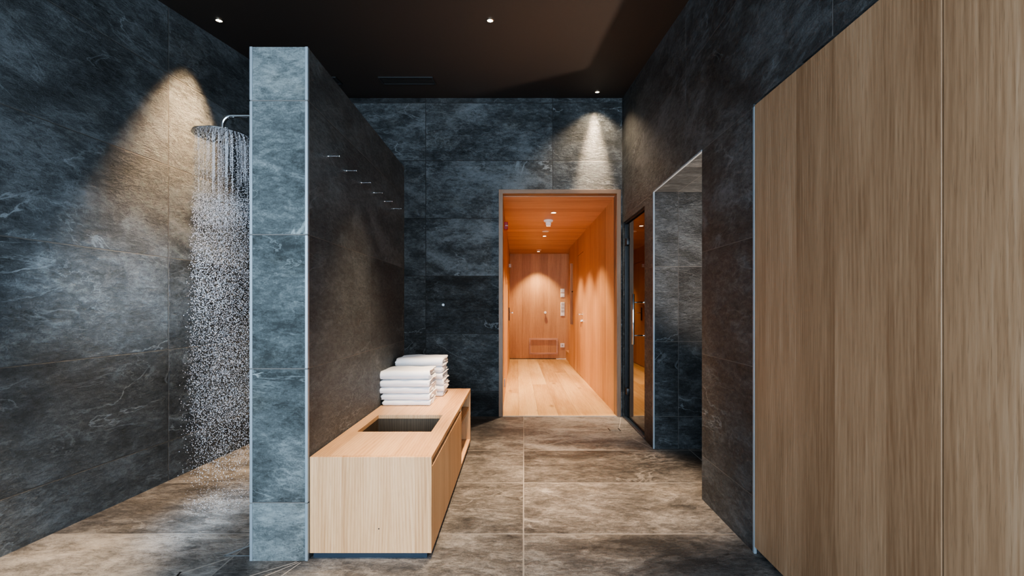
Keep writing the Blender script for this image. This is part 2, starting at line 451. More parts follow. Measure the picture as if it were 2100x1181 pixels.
# fall lines in the shower floor in front of the partition
b = NB()
for p, q in (((-1.30, 1.985), (-1.62, 1.70)), ((-0.98, 1.955), (-1.40, 1.66)), ((-0.96, 1.95), (-1.06, 1.66)), ((-0.97, 1.95), (-1.24, 1.66))):
    strip(b, p, q, 0.005)
struct('floor_shower_grout', b, M['grout_line'])
t = thing('shower_drain', 'pale triangular metal drain edge on the shower floor beside the partition foot', 'drain', (-1.24, 2.0, 0))
b = NB(); strip(b, (-1.335, 2.00), (-1.21, 2.16), 0.014, 0.003); strip(b, (-1.335, 2.00), (-1.205, 2.0), 0.008, 0.003); obj('metal_edge', b, M['alu'], t)
b = NB(); strip(b, (-1.44, 1.88), (-1.40, 1.70), 0.008, 0.002); obj('slot', b, M['black'], t)

# ------------------------------------------------------------------ corridor beyond the portal
CZ, CE = 2.31, 9.64
CL, CR = -0.155, 1.048
b = NB(); box(b, -0.3, 1.5, YB+0.02, CE+0.1, -0.12, 0.0); struct('floor_corridor', b, M['cor_floor'])
b = NB(); box(b, -0.3, 1.5, YB+0.1, CE+0.1, CZ, CZ+0.1); struct('ceiling_corridor', b, M['cor_ceil'])
DY0, DY1 = 6.93, 7.62                            # service door in the right corridor wall
LD0, LD1 = 8.36, 9.26                            # door in the left corridor wall
b = NB()
box(b, CL-0.1, CL, YB+0.1, LD0, 0, CZ); box(b, CL-0.1, CL, LD0, LD1, 2.02, CZ); box(b, CL-0.1, CL, LD1, CE, 0, CZ)
struct('wall_corridor_left', b, M['cor_wall_l'])
b = NB()
box(b, CR, CR+0.1, YB+0.1, DY0, 0, CZ); box(b, CR, CR+0.1, DY0, DY1, 2.02, CZ); box(b, CR, CR+0.1, DY1, 8.20, 0, CZ)
box(b, CR, CR+0.1, 8.20, 8.65, 0, 0.80); box(b, CR, CR+0.1, 8.20, 8.65, 2.0, CZ); box(b, CR, CR+0.1, 8.65, 8.82, 0, CZ)
struct('wall_corridor_right', b, M['cor_wall_l'])
b = NB(); box(b, CR+0.1, 1.40, 8.72, 8.82, 0, CZ); struct('wall_recess_front', b, M['cor_wall_b'])
b = NB(); box(b, 1.30, 1.40, 8.82, CE, 0, CZ); struct('wall_recess_side', b, M['cor_wall_l'])
b = NB()
box(b, CR+0.1, CR+0.30, 8.18, 8.20, 0.78, 2.02); box(b, CR+0.1, CR+0.30, 8.65, 8.67, 0.78, 2.02); box(b, CR+0.28, CR+0.30, 8.20, 8.65, 0.78, 2.02)
box(b, CR+0.1, CR+0.28, 8.20, 8.65, 0.78, 0.80); box(b, CR+0.1, CR+0.28, 8.20, 8.65, 2.0, 2.02); box(b, CR+0.03, CR+0.28, 8.20, 8.65, 1.43, 1.45)
struct('wall_niche', b, M['void'])
b = NB(); box(b, -0.3, 1.5, CE, CE+0.1, 0, CZ); struct('wall_corridor_end', b, M['cor_wall_b'])
b = NB(); box(b, CL, CR, CE-0.006, CE, 0, 0.012); struct('baseboard_corridor_end', b, M['void'])
# oak portal
b = NB(); box(b, FX0, FX0+0.042, YB-0.012, YB+0.14, 0, FH, 0.001, 1); struct('trim_6', b, M['frame'])
b = NB(); box(b, FX1-0.042, FX1, YB-0.012, YB+0.14, 0, FH, 0.001, 1); struct('trim_7', b, M['frame'])
b = NB(); box(b, FX0+0.042, FX1-0.042, YB-0.011, YB+0.14, FH-0.042, FH, 0.001, 1); struct('trim_8', b, M['frame_x'])
b = NB(); box(b, FX0+0.042, FX1-0.042, YB-0.006, YB+0.022, 0.0, 0.003); struct('trim_9', b, M['grout_line'])

# glass door in the right wall
GX = 1.128
d1 = bpy.data.objects.new('door_1', None); C.objects.link(d1); d1.location = (GX, 4.14, 0)
tag(d1, 'smoked glass door with long chrome bar handle in the slate wall', 'door', kind='structure')
b = NB(); box(b, GX-0.004, GX+0.004, 3.79, 4.475, 0.03, 1.975); obj('pane', b, M['glass'], d1)
b = NB()
box(b, GX-0.02, GX+0.05, 4.49, SY1, 0.02, 1.985); box(b, GX-0.02, GX+0.05, SY0, 3.782, 0.02, 1.985)
box(b, GX-0.02, GX+0.05, SY0, SY1, 1.985, 2.005)
obj('frame', b, M['black'], d1)
b = NB(); box(b, GX-0.035, GX+0.05, SY0, SY1, 0.0, 0.02, 0.004, 2); obj('threshold', b, M['plinth'], d1)
for z in (0.28, 1.80):
    b = NB(); box(b, GX-0.02, GX+0.018, 4.42, 4.50, z-0.035, z+0.035, 0.004, 2); tube(b, [(GX-0.012, 4.492, z-0.04), (GX-0.012, 4.492, z+0.04)], 0.009)
    obj('hinge', b, M['black'], d1, 40)
b = NB(); tube(b, [(1.03, 3.885, 0.805), (1.03, 3.885, 0.808), (1.03, 3.885, 1.249), (1.03, 3.885, 1.252)], [0.009, 0.0115, 0.0115, 0.009], 18)
hd = obj('handle', b, M['chrome'], d1, 40)
for z in (0.885, 1.178):
    b = NB(); tube(b, [(1.03, 3.885, z), (GX-0.004, 3.885, z)], 0.006, 12); tube(b, [(GX-0.010, 3.885, z), (GX-0.004, 3.885, z)], 0.012, 16)
    o = obj('standoff', b, M['chrome'], hd, 40); o.matrix_parent_inverse = Matrix.Identity(4)
# dark timber room behind the glass
b = NB()
box(b, T, 2.7, 3.64, 3.74, 0, 2.4); box(b, T, 2.7, 4.70, 4.80, 0, 2.4); box(b, 2.6, 2.7, 3.74, 4.70, 0, 2.4)
box(b, T, 2.6, 3.74, 4.70, 2.3, 2.4); box(b, T, 2.6, 3.74, 4.70, -0.12, 0.0)
struct('wall_sauna', b, M['sauna'])

# flush service door on the right of the corridor
d2 = bpy.data.objects.new('door_2', None); C.objects.link(d2); d2.location = (CR, 7.27, 0)
tag(d2, 'flush oak door with metal lever in the right corridor wall', 'door', kind='structure')
b = NB(); box(b, CR+0.001, CR+0.05, DY0+0.006, DY1-0.006, 0.008, 2.012); obj('leaf', b, M['cor_wall_b'] if False else M['cor_wall_l'], d2)
b = NB(); tube(b, [(CR, 7.02, 1.02), (CR-0.05, 7.02, 1.02)], 0.009); tube(b, [(CR-0.048, 7.015, 1.02), (CR-0.05, 7.15, 1.02)], 0.010)
lathe(b, [(0, -0.006), (0.026, -0.006), (0.026, 0.001), (0, 0.001)], (CR, 7.02, 1.02), 'X', 24); obj('handle', b, M['brass'], d2, 40)
b = NB(); lathe(b, [(0, -0.006), (0.026, -0.006), (0.026, 0.001), (0, 0.001)], (CR, 7.02, 0.93), 'X', 24); box(b, CR-0.03, CR-0.004, 7.017, 7.023, 0.905, 0.935); obj('lock', b, M['brass'], d2, 40)
b = NB(); box(b, CR-0.026, CR-0.020, 7.008, 7.032, 0.82, 0.905, 0.003, 2); obj('key_tag', b, plain('brown_key_tag', (0.22, 0.09, 0.04), 0.5), d2)
# door on the left near the corridor's end, seen edge on
d3 = bpy.data.objects.new('door_3', None); C.objects.link(d3); d3.location = (CL, 8.8, 0)
tag(d3, 'oak door seen edge on at the far left of the corridor', 'door', kind='structure')
b = NB(); box(b, CL-0.05, CL-0.001, LD0+0.006, LD1-0.006, 0.008, 2.012); obj('leaf', b, M['cor_wall_l'], d3)
b = NB(); box(b, CL-0.001, CL+0.014, 8.42, 8.47, 0.88, 1.13, 0.003, 2); obj('escutcheon', b, M['black'], d3)
b = NB(); tube(b, [(CL+0.014, 8.445, 1.03), (CL+0.07, 8.445, 1.03)], 0.009); tube(b, [(CL+0.068, 8.44, 1.03), (CL+0.068, 8.57, 1.03)], 0.010); obj('handle', b, M['brass'], d3, 40)

# ------------------------------------------------------------------ corridor fittings
def ceiling_spot(name, label, x, y, z, r, tilt=0.0, group=None, lens=None):
    t = thing(name, label, 'ceiling light', (x, y, z), group)
    b = NB(); lathe(b, [(r*0.70, 0.0), (r, 0.0), (r, -0.004), (r*0.74, -0.005), (r*0.70, -0.001)], (x, y, z), 'Z', 32); obj('trim_ring', b, M['brass'], t, 40)
    b = NB(); lathe(b, [(0, -0.0022), (r*0.71, -0.0018), (r*0.71, 0.0005), (0, 0.0005)], (x, y, z), 'Z', 24); obj('lens', b, M['lamp'], t, 40)
    return t
def spot(name, loc, target, energy, deg, col, blend=0.5, rad=0.03):
    l = bpy.data.lights.new(name, 'SPOT'); l.energy = energy; l.color = col; l.spot_size = math.radians(deg); l.spot_blend = blend; l.shadow_soft_size = rad
    o = bpy.data.objects.new(name, l); C.objects.link(o); o.location = loc
    o.rotation_euler = (Vector(target) - Vector(loc)).to_track_quat('-Z', 'Y').to_euler()
    return o
WARM = (1.0, 0.77, 0.52)
COR = (1.0, 0.78, 0.54)
GCS = 'round downlights along the corridor ceiling'
for i, (x, y, lab) in enumerate(((0.457, 5.45, 'round downlight in the corridor ceiling, nearest the portal'),
                                 (0.454, 6.33, 'round downlight in the corridor ceiling right behind the smoke detector'),
                                 (0.455, 7.24, 'round downlight in the corridor ceiling just behind the white disc'),
                                 (0.455, 9.25, 'round downlight in the corridor ceiling close to the end wall'))):
    ceiling_spot('corridor_downlight', lab, x, y, CZ, 0.042, group=GCS)
    spot('corridor_lamp', (x, y, CZ-0.012), (x, y + (0.06 if i == 3 else 0), 0), (190, 180, 180, 140)[i], 88, COR, 0.6, 0.03)
t = thing('smoke_detector', 'white ribbed smoke detector hanging from the corridor ceiling', 'smoke detector', (0.425, 5.92, CZ))
b = NB(); lathe(b, [(0, 0), (0.058, 0), (0.058, -0.018), (0.050, -0.030), (0, -0.030)], (0.425, 5.92, CZ), 'Z', 32)
for k in range(18):
    a = 2*PI*k/18; x, y = 0.425+0.0575*math.cos(a), 5.92+0.0575*math.sin(a); box(b, x-0.004, x+0.004, y-0.004, y+0.004, CZ-0.017, CZ-0.003)
obj('base', b, M['white_plastic'], t, 40)
b = NB(); lathe(b, [(0, -0.030), (0.032, -0.030), (0.032, -0.070), (0.024, -0.078), (0, -0.078)], (0.425, 5.92, CZ), 'Z', 28)
for k in range(12):
    a = 2*PI*k/12; x, y = 0.425+0.032*math.cos(a), 5.92+0.032*math.sin(a); box(b, x-0.003, x+0.003, y-0.003, y+0.003, CZ-0.066, CZ-0.036)
obj('sensor_head', b, M['white_plastic'], t, 40)
for x, y, lab in ((0.443, 6.80, 'flat white disc cover in the corridor ceiling between two downlights'), (0.452, 9.0, 'flat pale disc cover in the corridor ceiling nearest the end wall')):
    b = NB(); lathe(b, [(0, 0), (0.052, 0), (0.050, -0.005), (0.042, -0.008), (0, -0.009)], (x, y, CZ), 'Z', 32); tag(obj('ceiling_disc', b, M['white_plastic'], None, 50), lab, 'ceiling cover', 'disc covers in the corridor ceiling')
t = thing('fire_alarm', 'small red fire alarm box high on the left corridor wall', 'fire alarm', (CL, 5.4, 2.13))
b = NB(); box(b, CL-0.002, CL+0.045, 5.36, 5.44, 2.085, 2.18, 0.006, 2); obj('housing', b, M['red'], t)
b = NB(); box(b, CL+0.012, CL+0.0465, 5.357, 5.443, 2.128, 2.138, 0.001, 1); obj('band', b, M['pale_mark'], t)
t = thing('wall_sensor', 'tiny white sensor box high on the far left of the corridor', 'sensor', (CL, 8.3, 1.91))
b = NB(); box(b, CL, CL+0.05, 8.26, 8.34, 1.885, 1.955, 0.005, 2); obj('housing', b, M['grey_plastic'], t)
b = NB()
for i in range(2):
    for j in range(2): box(b, CL+0.012+i*0.018, CL+0.024+i*0.018, 8.257, 8.261, 1.897+j*0.026, 1.913+j*0.026)
obj('window', b, M['white_plastic'], t)
b = NB(); box(b, CL-0.002, CL+0.010, 5.36, 5.40, 0.16, 0.26, 0.002, 1); tag(obj('metal_plate', b, M['alu'], None), 'small grey metal plate low on the left corridor wall', 'metal plate')

YE = CE
def plate(name, label, cat, x, z, w, h, n, group=None, dark=False):
    t = thing(name, label, cat, (x, YE, z), group)
    b = NB(); box(b, x-w/2, x+w/2, YE-0.012, YE, z-h/2, z+h/2, 0.003, 2); obj('cover_plate', b, M['white_plastic'], t)
    for k in range(n):
        zc = z + h/2 - h*(k+0.5)/n
        b = NB(); box(b, x-w*0.36, x+w*0.36, YE-0.017, YE-0.011, zc-h/n*0.34, zc+h/n*0.34, 0.002, 1); obj('rocker', b, M['grey_plastic'] if (dark and k < n-1) else M['white_plastic'], t)
    return t
plate('light_switch', 'white square switch on the end wall, topmost of the column', 'switch', 1.002, 1.498, 0.088, 0.088, 1, 'switches on the corridor end wall')
plate('light_switch', 'white square switch on the end wall, just above the tall switch panel', 'switch', 1.002, 1.398, 0.088, 0.088, 1, 'switches on the corridor end wall')
plate('switch_panel', 'tall white panel of four switches on the corridor end wall', 'switch', 1.003, 1.095, 0.088, 0.30, 4, 'switches on the corridor end wall', True)
t = thing('wall_socket', 'white power socket low on the corridor end wall beside the hatch', 'socket', (1.0, YE, 0.30))
b = NB(); box(b, 0.955, 1.045, YE-0.012, YE, 0.255, 0.345, 0.003, 2); obj('cover_plate', b, M['white_plastic'], t)
b = NB(); lathe(b, [(0, -0.0135), (0.019, -0.0135), (0.020, -0.011), (0, -0.011)], (1.0, YE, 0.30), 'Y', 24); obj('outlet', b, M['grey_plastic'], t, 40)
t = thing('pale_knob', 'round pale knob on the oak end wall of the corridor', 'knob', (0.62, YE, 1.017))  # round knob mounted on the end wall
b = NB(); lathe(b, [(0, 0.002), (0.018, 0.002), (0.018, -0.006), (0.009, -0.010), (0.009, -0.03), (0.027, -0.035), (0.029, -0.045), (0.024, -0.055), (0, -0.058)], (0.62, YE, 1.017), 'Y', 28); obj('head', b, M['white_plastic'], t, 40)
t = thing('wall_hatch', 'framed oak hatch low on the end wall of the corridor', 'hatch', (0.585, YE, 0.28))
hx0, hx1, hz0, hz1 = 0.270, 0.895, 0.105, 0.455
b = NB()
box(b, hx0, hx1, YE-0.03, YE, hz1-0.035, hz1); box(b, hx0, hx1, YE-0.03, YE, hz0, hz0+0.035); box(b, hx0, hx0+0.03, YE-0.03, YE, hz0+0.035, hz1-0.035); box(b, hx1-0.03, hx1, YE-0.03, YE, hz0+0.035, hz1-0.035)
obj('frame', b, M['cor_ceil'], t)
b = NB(); box(b, hx0+0.03, hx1-0.03, YE-0.006, YE, hz0+0.035, hz1-0.035); obj('panel', b, M['cor_wall_b'], t)
b = NB(); box(b, 1.075, 1.30, 8.95, CE, 0.0, 0.19, 0.003, 1); tag(obj('low_box', b, M['cor_wall_b'], None), 'low oak box in the recess at the far right corner of the corridor', 'box')
b = NB(); box(b, 0.86, 1.075, CE-0.05, CE-0.006, 0.0, 0.012, 0.002, 1); tag(obj('threshold_strip', b, M['white_plastic'], None), 'pale strip on the corridor floor under the socket', 'strip')

# little knob on the slate back wall
t = thing('wall_button', 'tiny round white button on the slate back wall left of the portal', 'button', (-0.766, YB, 1.16))
b = NB(); lathe(b, [(0, 0), (0.014, 0), (0.014, -0.004), (0, -0.004)], (-0.766, YB, 1.16), 'Y', 24); obj('rim', b, M['alu'], t, 40)
b = NB(); lathe(b, [(0, -0.004), (0.010, -0.004), (0.009, -0.010), (0, -0.012)], (-0.766, YB, 1.16), 'Y', 24); obj('cap', b, M['white_plastic'], t, 40)

# ------------------------------------------------------------------ bath-hall ceiling fittings
GDL = 'small downlights in the dark ceiling'
for x, y, lab, e, tgt in ((-2.057, 3.03, 'small warm downlight in the dark ceiling above the shower wall', 0, None),
                     (-0.185, 3.03, 'small warm downlight in the middle of the dark ceiling', 0, None),
                     (0.803, 4.383, 'small warm downlight close to the back wall above the portal', 0, None)):
    t = ceiling_spot('ceiling_downlight', lab, x, y, ceil_h(y)-0.001, 0.026, group=GDL)
    # tilt the fitting with the ceiling
    t.rotation_euler = (math.atan(0.125), 0, 0)
for x0, x1, lab in ((-1.27, -0.77, 'slim rectangular vent in the dark ceiling right of the partition'), (-2.10, -1.655, 'slim rectangular vent in the dark ceiling mostly behind the partition')):
    t = thing('ceiling_vent', lab, 'vent', (0.5*(x0+x1), 4.09, ceil_h(4.09)), 'slot vents in the dark ceiling')
    t.rotation_euler = (math.atan(0.125), 0, 0)
    zc = ceil_h(4.09)
    b = NB(); box(b, x0, x1, 4.005, 4.02, zc-0.010, zc-0.0005); box(b, x0, x1, 4.16, 4.175, zc-0.010, zc-0.0005); box(b, x0, x0+0.012, 4.02, 4.16, zc-0.010, zc-0.0005); box(b, x1-0.012, x1, 4.02, 4.16, zc-0.010, zc-0.0005); obj('frame', b, M['vent'], t)
    b = NB()
    for k in range(7): y = 4.03+0.019*k; box(b, x0+0.012, x1-0.012, y, y+0.006, zc-0.007, zc-0.0005)
    obj('slats', b, M['void'], t)

# ------------------------------------------------------------------ oak wall cabinet on the right
t = thing('wall_cabinet', 'full-height oak cabinet front built into the slate wall on the right', 'cabinet', (XR, 1.2, 0))
for y0, y1, m in ((1.131, 2.019, 'cab'), (0.20, 1.126, 'cab2'), (-1.25, 0.195, 'cab2')):
    b = NB(); box(b, XR-0.001, XR+0.021, y0, y1, 0.032, 2.064, 0.001, 1); obj('door', b, M[m], t)
b = NB(); box(b, XR+0.03, XR+0.6, Y0, 2.02, 0.03, 2.07); obj('carcass', b, M['void'], t)
b = NB(); box(b, XR+0.04, XR+0.58, Y0, 2.0, 0.0, 0.03); obj('plinth', b, M['plinth'], t)

# ------------------------------------------------------------------ oak bench with laundry drop and open shelves
BX0, BX1, BY0, BY1, BZ0, BZ1 = PXR+0.003, -0.385, 1.978, 3.645, 0.027, 0.460
HX0, HX1, HY0, HY1 = -0.867, -0.465, 2.382, 2.749
bench = thing('storage_bench', 'long low oak bench with a square drop hole, along the slate partition', 'bench', (-0.66, 2.8, 0))
b = NB()
box(b, BX0, HX0, BY0+0.021, BY1, BZ1-0.022, BZ1); box(b, HX1, BX1, BY0+0.021, BY1, BZ1-0.022, BZ1)
box(b, HX0, HX1, BY0+0.021, HY0, BZ1-0.022, BZ1); box(b, HX0, HX1, HY1, BY1, BZ1-0.022, BZ1)
obj('top', b, M['bench_top'], bench)
b = NB(); box(b, BX0, BX1, BY0, BY0+0.020, BZ0, BZ1, 0.0008, 1); obj('end_panel', b, M['bench_front'], bench)
b = NB(); box(b, BX0, BX1, BY1-0.022, BY1, BZ0, BZ1-0.023); obj('end_panel', b, M['bench_front'], bench)
DYB = 3.045
b = NB(); box(b, BX1-0.021, BX1, BY0+0.022, DYB, BZ0, 0.412, 0.0008, 1); obj('drawer_front', b, M['bench_side'], bench)
b = NB(); box(b, BX1-0.060, BX1-0.045, BY0+0.022, DYB, BZ0+0.02, BZ1-0.023); obj('groove_backing', b, plain('groove_shade_oak', (0.10, 0.055, 0.03), 0.6), bench)  # oak darkened to carry the shade inside the pull groove
b = NB(); box(b, BX0+0.02, BX1-0.002, DYB+0.001, DYB+0.019, BZ0+0.02, BZ1-0.023); obj('divider', b, M['bench_front'], bench)
b = NB(); box(b, BX0, BX1, DYB+0.002, BY1-0.023, BZ0, BZ0+0.019); obj('bottom', b, M['bench_top'], bench)
b = NB(); box(b, BX0+0.02, BX1-0.012, DYB+0.020, BY1-0.023, 0.296, 0.314); obj('shelf', b, M['bench_top'], bench)
b = NB(); box(b, BX0, BX0+0.018, DYB+0.020, BY1-0.023, BZ0+0.02, BZ1-0.023); obj('back', b, M['bench_side'], bench)
b = NB(); w = 0.012; zt = BZ1-0.023; zb = 0.06
box(b, HX0-w, HX0-0.001, HY0-w, HY1+w, zb, zt); box(b, HX1+0.001, HX1+w, HY0-w, HY1+w, zb, zt)
box(b, HX0-0.001, HX1+0.001, HY0-w, HY0-0.001, zb, zt); box(b, HX0-0.001, HX1+0.001, HY1+0.001, HY1+w, zb, zt); box(b, HX0-w, HX1+w, HY0-w, HY1+w, zb-w, zb)
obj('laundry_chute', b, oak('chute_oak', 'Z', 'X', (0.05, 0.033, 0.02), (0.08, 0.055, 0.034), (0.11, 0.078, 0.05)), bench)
b = NB(); box(b, BX0+0.012, BX1-0.022, BY0+0.012, BY1-0.03, 0.0, BZ0-0.001); obj('plinth', b, M['plinth'], bench)
b = NB(); lathe(b, [(0, 0), (0.003, 0), (0.003, -0.0012), (0, -0.0012)], (-0.622, BY0, 0.137), 'Y', 12); obj('peg_hole', b, M['void'], bench)

# ------------------------------------------------------------------ folded towels
def towel_bm(L, D, H, rng, slump=0.0):
    """two nested folds of terry cloth: smooth rounded fold to the front, layer edges to the sides"""
    bm = bmesh.new()
    t = H / 4.25
    def loop(z_lo, z_hi, front, back):
        """closed outline of a U of cloth: centre line between two legs joined by a round front"""
        r = (z_hi - z_lo) / 2; zc = (z_hi + z_lo) / 2; h = t * 0.5
        outer, inner = [], []
        N = 10
        ro, ri = r + h, max(r - h, 0.0006)
        for k in range(N+1):
            a = PI/2 + PI*k/N
            # fold to the front = toward -Y, flattened a little
            outer.append((front + ro + math.cos(a)*ro*0.95, zc + math.sin(a)*ro))
            inner.append((front + ro + math.cos(a)*ri*0.95, zc + math.sin(a)*ri))
        top = [(back - (back-front-ro)*s, zc + ro) for s in (0.0, 0.25, 0.5, 0.75)]
        bot = [(front + ro + (back-front-ro)*s, zc - ro) for s in (0.25, 0.5, 0.75, 1.0)]
        ibot = [(back - (back-front-ro)*s, zc - ri) for s in (0.0, 0.25, 0.5, 0.75)]
        itop = [(front + ro + (back-front-ro)*s, zc + ri) for s in (0.25, 0.5, 0.75, 1.0)]
        return top + outer + bot + [(back+0.003, zc-(ro+ri)/2)] + ibot + inner[::-1] + itop + [(back+0.003, zc+(ro+ri)/2)]
    ph = [rng.uniform(0, 6.28) for _ in range(8)]
    for idx, (zl, zh, fr) in enumerate(((t*0.55, H-t*0.55, 0.0), (t*1.62, H-t*1.62, t*1.15))):
        prof = loop(zl, zh, fr, D - idx*0.006 - rng.uniform(0, .008))
        zc = H/2
        n = 22
        xl = -L/2 + rng.uniform(-0.004, 0.004) + idx*0.004; xr = L/2 + rng.uniform(-0.004, 0.003) - idx*0.005
        xs = [xl, xl+0.0035, xl+0.010] + [xl+0.010 + (xr-xl-0.020)*k/n for k in range(1, n)] + [xr-0.010, xr-0.0035, xr]
        sc = [0.62, 0.90, 1.0] + [1.0]*(n-1) + [1.0, 0.90, 0.62]
        rings = []
        # leg mid heights to shrink the rounded ends about
        for x, s in zip(xs, sc):
            ring = []
            for (y, z) in prof:
                leg = zl if z < zc else zh
                zz = leg + (z - leg)*(0.55 + 0.45*s) if abs(y - fr) > 0.02 else z
                u = (x - xl)/(xr - xl)
                wob = 0.0022*math.sin(9*u + ph[0] + idx) + 0.0014*math.sin(23*u + ph[1])
                sag = 0.0012*math.sin(7*u + ph[2] + y*25) + 0.0010*math.sin(17*u + ph[3] - y*40)
                droop = -slump*(max(0, 1-u*3.2)**2)*(1 if z > zc else 0.1)
                yy = y + wob + (1-s)*0.010*(1 if y < D*0.5 else -1)
                xx = x + 0.0030*math.sin(y*37 + ph[4] + z*90) * (1 if s < 1 else 0.2) + (0.004*math.sin(z*220+ph[5]) if s < 1 else 0)
                edge_soft = 0.0 if 0 < zz < H else 0.0
                ring.append(bm.verts.new((xx, yy, max(0.0004, min(zz + (sag if z > t else 0) + droop, H + 0.002)))))
            rings.append(ring)
        m = len(prof)
        for i in range(len(rings)-1):
            for k in range(m):
                q = (k+1) % m
                bm.faces.new((rings[i][k], rings[i+1][k], rings[i+1][q], rings[i][q]))
        for ring, fl in ((rings[0], 1), (rings[-1], -1)):
            f = bm.faces.new(ring[::fl])
            bmesh.ops.triangulate(bm, faces=[f])
    return bm

def stack(x, y, z, specs, labels, group, seed):
    rng = random.Random(seed)
    for (L, D, H, dx, dy, rot, sl), lab in zip(specs, labels):
        bm = towel_bm(L, D, H, rng, sl)
        o = obj('folded_towel', bm, M['towel'], None, 60)
        o.location = (x + dx, y + dy, z); o.rotation_euler = (0, 0, math.radians(rot))
        tag(o, lab, 'towel', group)
        z += H + 0.0008
front = [(0.318, 0.255, 0.036, 0.005, 0.0, 0.6, 0.0), (0.335, 0.255, 0.044, -0.001, 0.003, -0.8, 0.0), (0.340, 0.26, 0.043, -0.006, 0.002, 0.5, 0.0),
         (0.342, 0.26, 0.050, -0.010, 0.001, -0.6, 0.003), (0.335, 0.262, 0.062, -0.009, 0.003, 0.8, 0.006)]
fl = ['folded white towel at the bottom of the front stack, on the bench top', 'folded white towel second from the bottom of the front stack',
      'folded white towel in the middle of the front stack of five', 'folded white towel second from the top of the front stack, creased left end', 'thick folded white towel on top of the shorter front stack']
stack(-0.762, 3.0, BZ1+0.0006, front, fl, 'white towels folded in the front stack', 3)
back = [(0.345, 0.25, 0.038, 0.000, 0.0, 0.5, 0.0), (0.350, 0.255, 0.044, 0.006, 0.0, -0.5, 0.0), (0.350, 0.255, 0.046, 0.004, 0.002, 0.4, 0.0),
        (0.350, 0.255, 0.045, -0.002, 0.001, -0.8, 0.0), (0.352, 0.258, 0.050, -0.004, 0.0, 0.5, 0.0), (0.355, 0.262, 0.064, -0.006, 0.0, -0.4, 0.008)]
bl = ['folded white towel at the bottom of the rear stack, behind the front stack', 'folded white towel second from the bottom of the rear stack', 'folded white towel third from the bottom of the taller rear stack',
      'folded white towel third from the top of the taller rear stack', 'folded white towel right under the top one of the rear stack', 'thick folded white towel on top of the taller rear stack']
stack(-0.735, 3.305, BZ1+0.0006, back, bl, 'white towels folded in the rear stack', 5)

# ------------------------------------------------------------------ coat pegs on the partition
first = None
ords = ['slim metal coat peg on the partition, nearest the camera', 'slim metal coat peg on the partition, second from the front edge', 'slim metal coat peg on the partition, third from the front edge',
        'slim metal coat peg on the partition, fourth from the front edge', 'slim metal coat peg on the partition, second from its far end', 'slim metal coat peg on the partition, nearest the back wall']
for k in range(6):
    y = 2.18 + 0.232*k; loc = (PXR, y, 1.885)
    if first is None:
        first = thing('coat_peg', ords[0], 'coat peg', loc, 'metal pegs on the dark partition')
        b = NB(); tube(b, [(PXR, y, 1.885), (PXR+0.052, y, 1.885)], 0.0034, 14); obj('pin', b, M['chrome'], first, 40)
        b = NB(); lathe(b, [(0, 0.051), (0.0052, 0.051), (0.0060, 0.053), (0.0055, 0.057), (0, 0.058)], loc, 'X', 18); obj('knob', b, M['chrome'], first, 40)
        b = NB(); lathe(b, [(0, -0.002), (0.0065, -0.002), (0.0065, 0.002), (0, 0.002)], loc, 'X', 18); obj('rosette', b, M['chrome'], first, 40)
    else:
        dup(first, loc, ords[k], 'metal pegs on the dark partition')

# ------------------------------------------------------------------ rain shower and its water
SX, SY, SZ, SR = -1.708, 2.55, 2.124, 0.150
AZ = 2.247
sh = thing('rain_shower', 'round chrome rain shower head on a bent wall arm, left of the partition', 'shower head', (PXL, SY, AZ))
b = NB()
rb = 0.055; pts = [(PXL, SY, AZ), (SX+rb+0.12, SY, AZ), (SX+rb, SY, AZ)]
for k in range(1, 9):
    a = (PI/2)*k/8; pts.append((SX+rb-rb*math.sin(a), SY, AZ-rb+rb*math.cos(a)))
pts.append((SX, SY, SZ+0.012))
tube(b, pts, 0.0125, 20); obj('arm', b, M['chrome'], sh, 50)
b = NB(); lathe(b, [(0, 0), (0.032, 0), (0.032, -0.006), (0.028, -0.010), (0, -0.010)], (PXL, SY, AZ), 'X', 32); obj('wall_flange', b, M['chrome'], sh, 40)
b = NB(); lathe(b, [(0, 0.016), (0.020, 0.016), (0.024, 0.010), (SR-0.004, 0.008), (SR, 0.005), (SR, 0.001), (SR-0.003, 0.0), (0, 0.0)], (SX, SY, SZ), 'Z', 72); hb = b
noz = []
for i, r in enumerate((0.018, 0.042, 0.066, 0.090, 0.112, 0.131)):
    n = (5, 10, 14, 18, 22, 26)[i]
    for k in range(n):
        a = 2*PI*(k + 0.5*(i % 2))/n; noz.append((SX + r*math.cos(a), SY + r*math.sin(a)))
nf = len(hb.faces)
for x, y in noz: lathe(hb, [(0, 0.0005), (0.0028, 0.0005), (0.0022, -0.003), (0, -0.003)], (x, y, SZ), 'Z', 6)
hb.faces.ensure_lookup_table()
for f in hb.faces[nf:]: f.material_index = 1
head = obj('spray_head', hb, M['chrome'], sh, 40); head.data.materials.append(M['black'])

